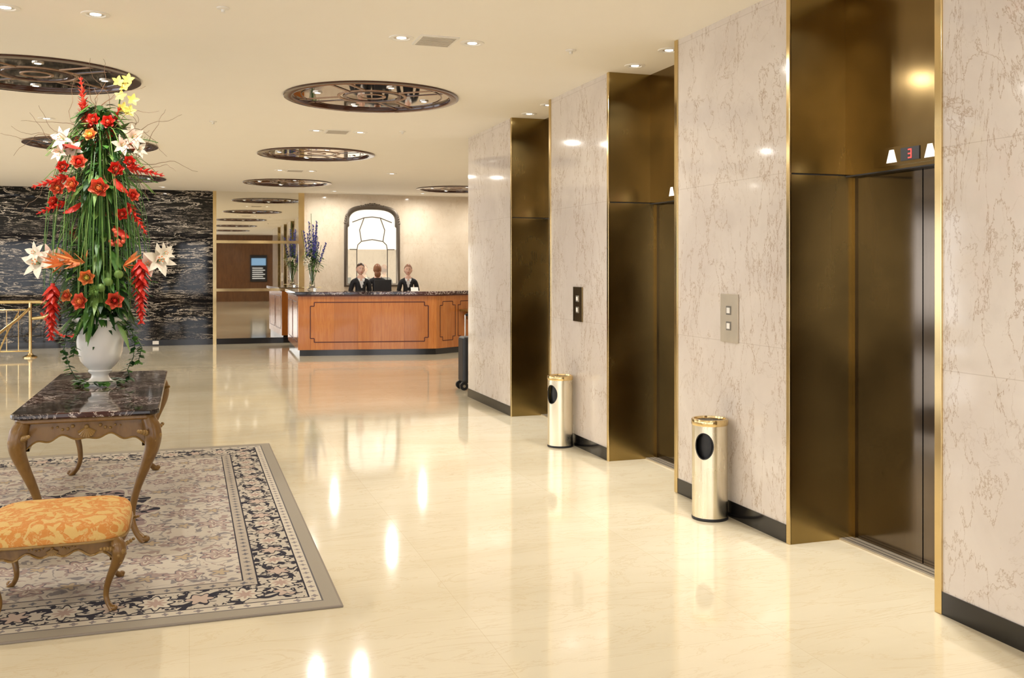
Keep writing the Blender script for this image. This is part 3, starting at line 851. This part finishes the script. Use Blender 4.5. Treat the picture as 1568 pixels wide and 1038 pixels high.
def apron(b, p, q, ztop, zmin, zend, thick, m, gm, n=40):
    """scalloped apron board between two points"""
    p = Vector(p); q = Vector(q); d_ = q - p; L = d_.length; dn = d_.normalized(); nr = Vector((dn.y, -dn.x))
    vs = []; fs = []; low = []
    for i in range(n + 1):
        t = i / n; u = abs(2 * t - 1)
        z = zend + (zmin - zend) * (1 - u ** 2.2)
        z += -.45 * (ztop - zmin) * math.exp(-((t - .5) / .09) ** 2) * .8 + .012 * math.cos(u * PI * 5)
        low.append(z)
        c_ = p + d_ * t
        for s_ in (0, 1): vs.append((c_.x - nr.x * thick * s_, c_.y - nr.y * thick * s_, ztop)); vs.append((c_.x - nr.x * thick * s_, c_.y - nr.y * thick * s_, z))
    for i in range(n):
        a = i * 4; c_ = a + 4
        fs += [(a, a + 1, c_ + 1, c_), (a + 2, c_ + 2, c_ + 3, a + 3), (a + 1, a + 3, c_ + 3, c_ + 1), (a, c_, c_ + 2, a + 2)]
    b.add(vs, fs, m)
    for i in range(0, n):
        t0 = i / n; t1 = (i + 1) / n; a = p + d_ * t0 + nr * .003; c_ = p + d_ * t1 + nr * .003
        b.tube([(a.x, a.y, low[i] + .004), (c_.x, c_.y, low[i + 1] + .004)], .007 if L > 1 else .005, gm, 6)
    c_ = p + d_ * .5 + nr * .006; s0 = (ztop - zmin)
    for j in range(-4, 5):
        a = j * .32; ln = s0 * .55
        tip = Vector((c_.x, c_.y, zmin + s0 * .35)) + Vector((dn.x, dn.y, 0)) * math.sin(a) * ln + Vector((0, 0, -1)) * math.cos(a) * ln * .9
        b.tube([(c_.x, c_.y, zmin + s0 * .55), tuple(tip)], [s0 * .06, s0 * .11], gm, 6)
    b.ball((c_.x, c_.y, zmin + s0 * .6), s0 * .16, gm, 10, 8)
    for g in (-1, 1):
        for j in range(1, 6):
            w_ = c_ + dn * g * (s0 * (.55 + .32 * j)); b.ball((w_.x, w_.y, zmin + s0 * (.55 + .12 * math.sin(j * 1.8))), (s0 * .14 * (1 - j * .1)), gm, 8, 6)
tx0, tx1, ty0, ty1 = -.945, -.165, 5.93, 8.20
e = empty('console_table', ((tx0 + tx1) / 2, (ty0 + ty1) / 2, RZ))
def cham(x0, x1, y0, y1, c_, bow=0.):
    return [(x0 + c_, y0), (x1 - c_, y0), (x1 - c_ * .35, y0 + c_ * .35), (x1, y0 + c_), (x1, y1 - c_), (x1 - c_ * .35, y1 - c_ * .35), (x1 - c_, y1), (x0 + c_, y1), (x0 + c_ * .35, y1 - c_ * .35), (x0, y1 - c_), (x0, y0 + c_), (x0 + c_ * .35, y0 + c_ * .35)]
b = MB(); b.prism(cham(tx0, tx1, ty0, ty1, .05), .758, .789, DARKTOP); b.build('marble_top', e, bevel=.009)
b = MB(); b.prism(cham(tx0 + .02, tx1 - .02, ty0 + .02, ty1 - .02, .05), .731, .758, WALNUT); b.build('top_molding', e, bevel=.008)
b = MB(); i_ = .065
A = [(tx0 + i_, ty0 + i_), (tx1 - i_, ty0 + i_), (tx1 - i_, ty1 - i_), (tx0 + i_, ty1 - i_)]
for j in range(4): apron(b, A[j], A[(j + 1) % 4], .733, .65, .585, .03, WALNUT, GILT)
b.build('scalloped_apron', e, smooth=True)
b = MB()
for (x_, y_, sx_, sy_) in ((A[0][0], A[0][1], -1, -1), (A[1][0], A[1][1], 1, -1), (A[2][0], A[2][1], 1, 1), (A[3][0], A[3][1], -1, 1)):
    cabriole(b, x_, y_, sx_, sy_, .735, .066, WALNUT, GILT, .5)
b.build('cabriole_legs', e, smooth=True, angle=60, zmin=RZ)
# stool
sx0, sx1, sy0, sy1 = -.89, -.295, 4.81, 5.42
e = empty('upholstered_stool', ((sx0 + sx1) / 2, (sy0 + sy1) / 2, RZ))
b = MB(); vs = []; fs = []
cx_, cy_ = (sx0 + sx1) / 2, (sy0 + sy1) / 2; ax, ay = (sx1 - sx0) / 2 + .02, (sy1 - sy0) / 2 + .02
ns_ = 64
prof = [(.90, .342), (.985, .346), (1.0, .360), (1.0, .382), (.985, .402), (.95, .417), (.86, .431), (.72, .441), (.5, .448), (.25, .452), (.02, .453)]
for (rr, zz) in prof:
    for i in range(ns_):
        a = 2 * PI * i / ns_; ca, sa = math.cos(a), math.sin(a); p_ = 5 if rr > .5 else 3
        k_ = (abs(ca) ** p_ + abs(sa) ** p_) ** (-1 / p_)
        vs.append((cx_ + ax * rr * ca * k_, cy_ + ay * rr * sa * k_, zz))
for j in range(len(prof) - 1):
    for i in range(ns_): i2 = (i + 1) % ns_; fs.append((j * ns_ + i, j * ns_ + i2, (j + 1) * ns_ + i2, (j + 1) * ns_ + i))
fs.append(tuple(reversed(range(ns_)))); fs.append(tuple((len(prof) - 1) * ns_ + i for i in range(ns_)))
b.add(vs, fs, DAMASK)
pp = [(cx_ + (ax + .001) * math.cos(a) * (abs(math.cos(a)) ** 5 + abs(math.sin(a)) ** 5) ** (-.2), cy_ + (ay + .001) * math.sin(a) * (abs(math.cos(a)) ** 5 + abs(math.sin(a)) ** 5) ** (-.2), .350) for a in [2 * PI * i / 80 for i in range(81)]]
b.tube(pp, .006, GILT, 6)
b.build('damask_cushion', e, smooth=True, angle=60)
b = MB(); i_ = .03
A = [(sx0 + i_, sy0 + i_), (sx1 - i_, sy0 + i_), (sx1 - i_, sy1 - i_), (sx0 + i_, sy1 - i_)]
b.box(A[0][0], A[1][0], A[0][1], A[2][1], .325, .345, WALNUT)
for j in range(4): apron(b, A[j], A[(j + 1) % 4], .343, .298, .26, .025, WALNUT, GILT, 30)
for (x_, y_, sx_, sy_) in ((A[0][0], A[0][1], -1, -1), (A[1][0], A[1][1], 1, -1), (A[2][0], A[2][1], 1, 1), (A[3][0], A[3][1], -1, 1)):
    cabriole(b, x_, y_, sx_, sy_, .34, .045, WALNUT, GILT, 1.0, .75)
b.build('carved_frame_and_legs', e, smooth=True, angle=60, zmin=RZ)

# ------------------------------------------------------------------ flower arrangement
FX, FY_, FZ = -.59, 7.30, .7895
e = empty('flower_arrangement', (FX, FY_, FZ))
b = MB(); b.lathe((FX, FY_, FZ), [(.105, 0), (.108, .012), (.095, .025), (.075, .035), (.058, .055), (.055, .075), (.075, .09), (.080, .10), (.072, .108), (.10, .135), (.128, .17), (.145, .23), (.155, .32), (.165, .40), (.172, .44), (.185, .455), (.188, .47), (.182, .478), (.165, .475), (.155, .44), (.14, .40)], CERAM, 56, True, False)
b.lathe((FX, FY_, FZ), [(.15, .43), (.02, .45)], G1, 24, False, True)
b.build('ceramic_urn', e, smooth=True, angle=70)
def W(dx_, z_, dy_): return Vector((FX + dx_ * .92, FY_ - dy_, z_))
def sil(z_):
    tab = [(1.22, .20), (1.35, .27), (1.6, .30), (1.8, .22), (2.0, .20), (2.2, .26), (2.4, .22), (2.6, .14), (2.8, .06), (2.95, .03)]
    for i in range(len(tab) - 1):
        if z_ <= tab[i + 1][0]:
            t = (z_ - tab[i][0]) / (tab[i + 1][0] - tab[i][0]); return tab[i][1] * (1 - t) + tab[i + 1][1] * t
    return .03
b = MB()
b.tube([(FX, FY_, 1.2), (FX + .01, FY_, 1.8), (FX - .01, FY_, 2.5)], [.03, .025, .012], G1, 8)
for i in range(1300):
    z_ = rnd.uniform(1.2, 2.75) if i % 3 else rnd.uniform(1.2, 1.75); a = rnd.uniform(0, 2 * PI); r = sil(z_)
    d_ = Vector((math.cos(a), math.sin(a), rnd.uniform(-.7, .8)))
    o = Vector((FX, FY_, z_)) + Vector((math.cos(a), math.sin(a), 0)) * r * rnd.uniform(.1, .8)
    b.petal(o, d_, (0, 0, -rnd.uniform(.1, .9)), rnd.uniform(.08, .19), rnd.uniform(.02, .055), rnd.choice((G1, G1, G2, G2, G3)), .1, 4)
b.build('leaf_mass', e, smooth=True, angle=80)
b = MB()
for i in range(200):
    a = rnd.uniform(0, 2 * PI); z_ = rnd.uniform(1.9, 2.6); R0 = rnd.uniform(.08, .36); zend = rnd.uniform(1.25, 1.8)
    if rnd.random() < .5: a = rnd.uniform(PI * 1.1, PI * 1.9)
    dv = Vector((math.cos(a), math.sin(a), 0)); o = Vector((FX, FY_, z_)); pts = []
    for j in range(10):
        t = j / 9; pts.append(o + dv * R0 * math.sin(t * PI * .55) + Vector((0, 0, .10 * math.sin(min(1, t * 2) * PI) - (z_ - zend) * t * t)))
    b.tube(pts, [.0028] * 9 + [.001], rnd.choice((G2, G3, G2)), 4)
for i in range(50):
    a = rnd.uniform(0, 2 * PI); dv = Vector((math.cos(a), math.sin(a), 0)); o = Vector((FX, FY_, rnd.uniform(2.0, 2.5))); L = rnd.uniform(.25, .55)
    b.tube([o + dv * L * t * .7 + Vector((0, 0, L * (.9 * t - .9 * t * t))) for t in [j / 7 for j in range(8)]], .0025, G3, 4)
for (dx_, z_, g) in ((.32, 2.48, 1), (-.15, 2.62, -1), (.32, 2.2, 1), (-.32, 1.95, -1), (.32, 1.5, 1), (-.34, 1.35, -1), (.28, 1.8, 1), (-.28, 1.75, -1)):
    o = W(0, z_ - .08, .05); tip = W(dx_ * 1.3, z_, .1)
    for j in range(20):
        t = j / 20; p = o.lerp(tip, t) + Vector((0, 0, .06 * math.sin(t * PI)))
        for s_ in (-1, 1): b.petal(p, Vector((g * .5, -.1, s_ * 1)), (0, 0, -.1), .075 * (1.1 - t), .012, G2 if z_ < 2 else G3, .05, 3)
    b.tube([o.lerp(tip, j / 6) + Vector((0, 0, .06 * math.sin(j / 6 * PI))) for j in range(7)], .003, G2, 5)
b.build('grasses_and_ferns', e, smooth=True, angle=80)
b = MB()
for i in range(30):
    a = rnd.uniform(0, 2 * PI); p = Vector((FX, FY_, rnd.uniform(2.2, 2.5))); dv = Vector((math.cos(a) * 1.1, math.sin(a) * .6, rnd.uniform(.1, .9))).normalized(); pts = [p.copy()]
    for j in range(20):
        dv = (dv + Vector((rnd.uniform(-.5, .5), rnd.uniform(-.5, .5), rnd.uniform(-.38, .42)))).normalized(); p = p + dv * .036; pts.append(p.copy())
    b.tube(pts, [.0032 * (1 - .7 * j / 20) for j in range(21)], TWIG, 5)
b.build('curly_willow', e, smooth=True, angle=80)
def basis(n):
    n = Vector(n).normalized(); u = n.orthogonal().normalized(); return n, u, n.cross(u)
def rose(b, c_, n, r, m, m2=None):
    """cupped petals: tight upright heart, opening outer rows"""
    n, u, v = basis(n); c_ = Vector(c_); b.ball(c_ + n * r * .30, (r * .26,) * 3, m2 or m, 8, 6)
    for k, (th, L, Wd, nn_, cv, r0) in enumerate(((-.30, .85, .70, 4, .10, .24), (-.12, .92, .95, 5, .14, .36), (.18, .92, 1.15, 5, .25, .44), (.60, .85, 1.25, 6, .38, .46))):
        for i in range(nn_):
            a = 2 * PI * i / nn_ + k * .5 + rnd.uniform(-.12, .12); rd_ = u * math.cos(a) + v * math.sin(a)
            d_ = n * math.cos(th) + rd_ * math.sin(th); pr = rd_ * math.cos(th) - n * math.sin(th)
            b.rpetal(c_ - n * r * .25 + rd_ * r * r0, d_, pr * cv, r * L, r * Wd, (m2 or m) if k < 2 else m, 5, -.34)
def lily(b, c_, n, r, m, m2=G3):
    n, u, v = basis(n); c_ = Vector(c_)
    for i in range(6):
        a = 2 * PI * i / 6 + rnd.uniform(-.1, .1); rd_ = u * math.cos(a) + v * math.sin(a)
        b.petal(c_, n * .8 + rd_ * .55, rd_ * .5 - n * .40, r, r * (.56 if i % 2 else .42), m, -.12, 7, .58)
    for i in range(5):
        a = 2 * PI * i / 5; rd_ = u * math.cos(a) + v * math.sin(a); t_ = c_ + n * r * .62 + rd_ * r * .16
        b.tube([c_, t_], r * .014, G3, 4); b.ball(t_, r * .05, FO, 6, 4)
def spike(b, o, d_, L, r, m, n=12, m2=None):
    d0, u, v = basis(d_); o = Vector(o)
    b.tube([o, o + d0 * L], [r * .18, r * .06], m, 6)
    for i in range(n):
        t = i / n; k = (1 - .65 * t)
        for s_ in range(4):
            a = i * 1.1 + s_ * PI / 2; rd_ = u * math.cos(a) + v * math.sin(a)
            b.petal(o + d0 * L * t, rd_ * .9 + d0 * .65, d0 * .35, r * k * 1.15, r * .62 * k, m2 if (m2 and s_ % 2) else m, .25, 3, .45)
def bird(b, c_, n, r, m):
    n, u, v = basis(n)
    for i in range(7):
        a = -1 + i * .33; b.petal(c_, n * math.cos(a) + u * math.sin(a) + v * rnd.uniform(-.2, .2), n * .1, r, r * .18, m, .1, 4)
b = MB()
F3 = lambda dx_, f=1.: (dx_ * 1.8 + rnd.uniform(-.4, .4), -1 * f, rnd.uniform(-.1, .6))
for dx_, z_, r_, m1, m2 in ((-.046, 2.50, .042, FO, FY), (.02, 2.14, .060, FC, FO), (-.16, 2.16, .048, FC, FO), (-.12, 2.31, .048, FC, FR), (-.06, 1.54, .046, FO, FY), (-.105, 1.38, .052, FC, FO), (.123, 1.385, .052, FC, FR), (-.27, 2.14, .044, FC, FO), (.13, 2.27, .046, FR, FC), (.24, 2.10, .042, FC, FR), (.17, 1.97, .038, FR, FC), (-.03, 2.61, .040, FR, FC), (.07, 2.60, .042, FR, FC), (-.23, 2.28, .038, FR, FC), (.22, 2.33, .036, FR, FC), (-.20, 1.42, .040, FO, FC), (-.30, 2.05, .036, FR, FC)):
    rose(b, W(dx_, z_, (sil(z_) + .04) * math.sqrt(max(.1, 1 - min(.9, (dx_ / .36) ** 2)))), F3(dx_), r_, m1, m2)
for i in range(14):
    z_ = rnd.uniform(1.4, 2.55); a = rnd.uniform(.2, PI - .2); r = sil(z_)
    rose(b, (FX + r * math.cos(a), FY_ + r * math.sin(a), z_), (math.cos(a), math.sin(a), .3), .046, rnd.choice((FC, FO, FR)))
b.build('roses', e, smooth=True, angle=80)
b = MB()
for dx_, z_, r_, m1, nx in ((-.23, 2.47, .085, FP, -.6), (-.17, 2.40, .075, FW, -.2), (-.25, 2.38, .070, FP, -.7), (.23, 2.50, .085, FP, .6), (.16, 2.44, .075, FP, .3), (.27, 2.42, .065, FW, .8), (-.39, 1.63, .110, FW, -.5), (-.33, 1.67, .09, FP, .3), (-.41, 1.70, .075, FW, -.6), (.41, 1.65, .115, FW, .5), (.35, 1.62, .09, FP, -.1), (.45, 1.70, .075, FW, .7)):
    lily(b, W(dx_, z_, .14), (nx, -1, .25), r_, m1)
for dx_, z_ in ((-.39, 1.63), (.41, 1.65), (-.33, 1.67), (.35, 1.62)):
    b.tube([W(dx_ * .3, z_ - .15, .05), W(dx_ * .7, z_ - .06, .1), W(dx_, z_, .13)], .005, G2, 6)
for dx_, z_, nx, nz in ((-.15, 1.66, -.9, .1), (-.08, 1.64, -.5, .2), (-.22, 1.63, -1, -.1), (.18, 1.62, .7, .3)): bird(b, W(dx_, z_, .25), (nx, -.6, nz), .13, FO)
b.build('lilies', e, smooth=True, angle=80)
b = MB()
spike(b, W(-.10, 2.60, .0), (-.10, 0, 1), .33, .055, FR, 11, FC)
spike(b, W(-.05, 2.52, .05), (-.35, -.1, 1), .24, .055, FR, 7)
spike(b, W(.06, 2.50, .05), (.35, -.1, 1), .24, .05, FR, 7)
spike(b, W(-.30, 1.50, .20), (-.02, -.1, -1), .38, .085, FR, 12)
spike(b, W(.29, 1.66, .20), (.03, -.1, -1), .44, .088, FR, 14)
spike(b, W(-.20, 2.22, .18), (-1, -.3, -.4), .24, .05, FR, 7); spike(b, W(.2, 2.3, .15), (1, -.3, -.25), .26, .05, FR, 7); spike(b, W(.2, 2.05, .15), (.6, -.3, -1), .26, .05, FR, 7); spike(b, W(-.22, 2.05, .15), (-1, -.2, -.5), .2, .045, FR, 6)
for (nx, z_, nz) in ((-1, 2.05, -.5), (1, 2.22, -.9), (-.8, 2.42, .3), (.9, 1.9, -.6)):
    b.rpetal(W(.12 * (1 if nx > 0 else -1), z_, .15), (nx, -.5, nz), (0, 0, -.2), .13, .10, FR)
spike(b, W(-.02, 1.45, .24), (.1, -1, .1), .12, .05, G3, 5)
for (dx_, z_) in ((.08, 1.51), (.15, 1.56), (.03, 1.47)): b.ball(W(dx_, z_, .28), .030, G3, 12, 8)
for i in range(18): b.ball(W(.13 + rnd.uniform(-.05, .05), 1.80 + rnd.uniform(-.07, .07), .24 + rnd.uniform(-.02, .02)), .014, FC, 8, 6)
b.build('red_ginger_spikes', e, smooth=True, angle=80)
b = MB()
b.tube([W(.05, 2.4, 0), W(.12, 2.65, 0), W(.16, 2.93, 0)], .005, G2, 5)
for dx_, z_ in ((.13, 2.90), (.18, 2.87), (.20, 2.92), (.15, 2.80), (.21, 2.70), (.23, 2.78), (.16, 2.72)):
    n, u, v = basis((rnd.uniform(-.5, .5), -1, rnd.uniform(-.1, .5)))
    for i in range(5):
        a = 2 * PI * i / 5; rd_ = u * math.cos(a) + v * math.sin(a); b.petal(W(dx_, z_, .03), rd_ + n * .35, n * .1, .048, .028, FY, .1, 4)
b.build('yellow_orchids', e, smooth=True, angle=80)
b = MB()
def ivy(pts, n):
    b.tube(pts, .003, G1, 5)
    for i in range(n):
        t = i / n * (len(pts) - 1); k = int(t); p = Vector(pts[k]).lerp(Vector(pts[k + 1]), t - k)
        a = rnd.uniform(0, 2 * PI); b.petal(p, (math.cos(a), math.sin(a), rnd.uniform(-.5, .4)), (0, 0, -.3), rnd.uniform(.04, .06), .04, rnd.choice((G1, G2, G2)), .1, 3, .4)
ivy([W(.15, 1.25, .05), W(.22, 1.2, .07), W(.25, 1.08, .08), W(.24, .98, .09), W(.20, .90, .10), W(.22, .835, .12)], 40)
ivy([W(.12, 1.25, .12), W(.24, 1.15, .10), W(.30, 1.05, .1), W(.27, .93, .1)], 30)
ivy([W(-.15, 1.25, .06), W(-.22, 1.18, .08), W(-.24, 1.05, .10), W(-.2, .93, .11), W(-.15, .84, .12)], 40)
ivy([W(-.13, 1.25, .12), W(-.15, 1.1, .18), W(-.17, 1.0, .16)], 20)
ivy([W(.13 * math.cos(a) * 1.25, .822, .13 * math.sin(a)) for a in [i * .33 for i in range(20)]], 70)
b.build('trailing_ivy', e, smooth=True, angle=80, zmin=.791)

# ------------------------------------------------------------------ delphinium vase on the desk
VX, VY, VZ = 2.30, 19.35, 1.1755
e = empty('delphinium_vase', (VX, VY, VZ))
b = MB(); b.lathe((VX, VY, VZ), [(.085, 0), (.09, .01), (.055, .06), (.05, .2), (.06, .4), (.085, .55), (.08, .55), (.055, .4), (.045, .2), (.045, .06)], GLASS, 32, True, False); b.build('glass_vase', e, smooth=True)
b = MB()
for i in range(16):
    a = rnd.uniform(0, 2 * PI); sp = rnd.uniform(.02, .30); top = Vector((VX + sp * math.cos(a), VY + sp * math.sin(a), VZ + rnd.uniform(1.0, 1.58) - sp * .6)); base = Vector((VX, VY, VZ + .1)); m0 = base.lerp(top, .4) * 1
    b.tube([base, m0, top], .005, G2, 5)
    if i < 11:
        for j in range(34):
            t = .52 + .48 * j / 34; p = base.lerp(top, t); aa = j * 2.4; dv = Vector((math.cos(aa), math.sin(aa), .2))
            for q in (-.5, .5): b.petal(p, dv + Vector((q * .6, 0, q)), (0, 0, .2), .055 * (1.25 - t * .6), .035, FB_, .1, 3)
    for j in range(14):
        t = rnd.uniform(.35, .7); p = base.lerp(top, t); aa = rnd.uniform(0, 6.3); b.petal(p, (math.cos(aa), math.sin(aa), rnd.uniform(-.2, .5)), (0, 0, -.4), rnd.uniform(.1, .2), .03, rnd.choice((G2, G3)), .1, 4)
for i in range(12):
    aa = rnd.uniform(0, 6.3); p = Vector((VX, VY, VZ + .55)) + Vector((math.cos(aa) * .12, math.sin(aa) * .12, rnd.uniform(-.03, .08))); lily(b, p, (math.cos(aa), math.sin(aa) - .4, .4), .07, FW)
for i in range(10):
    aa = i * .63; b.petal((VX + .1 * math.cos(aa), VY + .1 * math.sin(aa), VZ + .05), (math.cos(aa), math.sin(aa), .1), (0, 0, -.05), .12, .07, FY if i % 2 else FW, .1, 4)
b.build('delphiniums', e, smooth=True, angle=80)

# ------------------------------------------------------------------ brass railing (left)
e = empty('brass_railing', (-2.7, 19.2, 0)); b = MB()
for xx_ in (-2.71, -4.1, -5.5, -6.9):
    b.tube([(xx_, 19.2, .0), (xx_, 19.2, 1.0)], .028, GOLD, 12); b.lathe((xx_, 19.2, 0), [(.12, 0), (.12, .02), (.05, .05), (.04, .08)], GOLD, 24)
b.tube([(-7, 19.2, 1.0), (-2.55, 19.2, 1.0), (-2.42, 19.2, .97), (-2.34, 19.2, .88), (-2.36, 19.2, .78), (-2.5, 19.2, .72), (-2.68, 19.2, .7)], .03, GOLD, 12)
b.tube([(-7, 19.2, .86), (-2.7, 19.2, .86)], .014, GOLD, 8); b.tube([(-7, 19.2, .12), (-2.7, 19.2, .12)], .014, GOLD, 8)
b.tube([(-2.72, 19.15, .88), (-2.85, 18.9, .72), (-3.5, 18.0, .12), (-3.62, 17.85, .03)], .026, GOLD, 12)
b.tube([(-2.9, 19.15, .80), (-3.02, 18.9, .5), (-3.1, 18.6, .2), (-3.12, 18.5, .03)], .016, GOLD, 10)
for k in range(22): b.tube([(-2.9 - k * .19, 19.2, .12), (-2.9 - k * .19, 19.2, .86)], .008, GOLD, 6)
b.build('rails', e, smooth=True)
b = MB(); b.tube([(-2.55 + t * .9, 19.3, .80 - .45 * math.sin(t * PI)) for t in [i / 12 for i in range(13)]], .022, FR, 10); 
b.lathe((-1.65, 19.3, 0), [(.14, 0), (.14, .02), (.03, .05), (.025, .06), (.025, .92), (.045, .95), (.03, 1.0)], GOLD, 24)
b.build('velvet_rope_and_post', e, smooth=True)
b = MB(); b.box(-.72, -.60, YB - .018, YB - .012, .03, .10, WHITEP); b.build('wall_outlet')

# ------------------------------------------------------------------ suitcase
e = empty('rolling_suitcase', (3.60, 12.35, 0)); b = MB()
b.box(3.40, 3.82, 12.2, 12.48, .09, .70, BLKP); b.build('case_shell', e, bevel=.04)
b = MB()
for xx_ in (3.42, 3.80):
    for yy_ in (12.24, 12.44):
        b.tube([(xx_, yy_ - .02, .055), (xx_, yy_ + .02, .055)], .055, BLKP, 20)
        b.tube([(xx_, yy_ - .024, .055), (xx_, yy_ + .024, .055)], .02, STEEL, 12)
for xx_ in (3.50, 3.72): b.tube([(xx_, 12.46, .68), (xx_, 12.46, .98)], .01, STEEL, 8)
b.tube([(3.50, 12.46, .98), (3.72, 12.46, .98)], .016, BLKP, 8)
b.build('wheels_and_handle', e)

# ------------------------------------------------------------------ world, camera
w = bpy.data.worlds.new('World'); scene.world = w; w.use_nodes = True
bg = w.node_tree.nodes['Background']; bg.inputs[0].default_value = (.94, .955, 1, 1); bg.inputs[1].default_value = 3.8
cam = bpy.data.cameras.new('Camera'); co = bpy.data.objects.new('Camera', cam); COL.objects.link(co)
co.location = (0, 0, 1.6); co.rotation_euler = (math.radians(90), 0, math.radians(-18.46))
cam.sensor_width = 36; cam.lens = 33.98; cam.shift_y = -108 / 1568
cam.clip_start = .05; cam.clip_end = 200
scene.camera = co
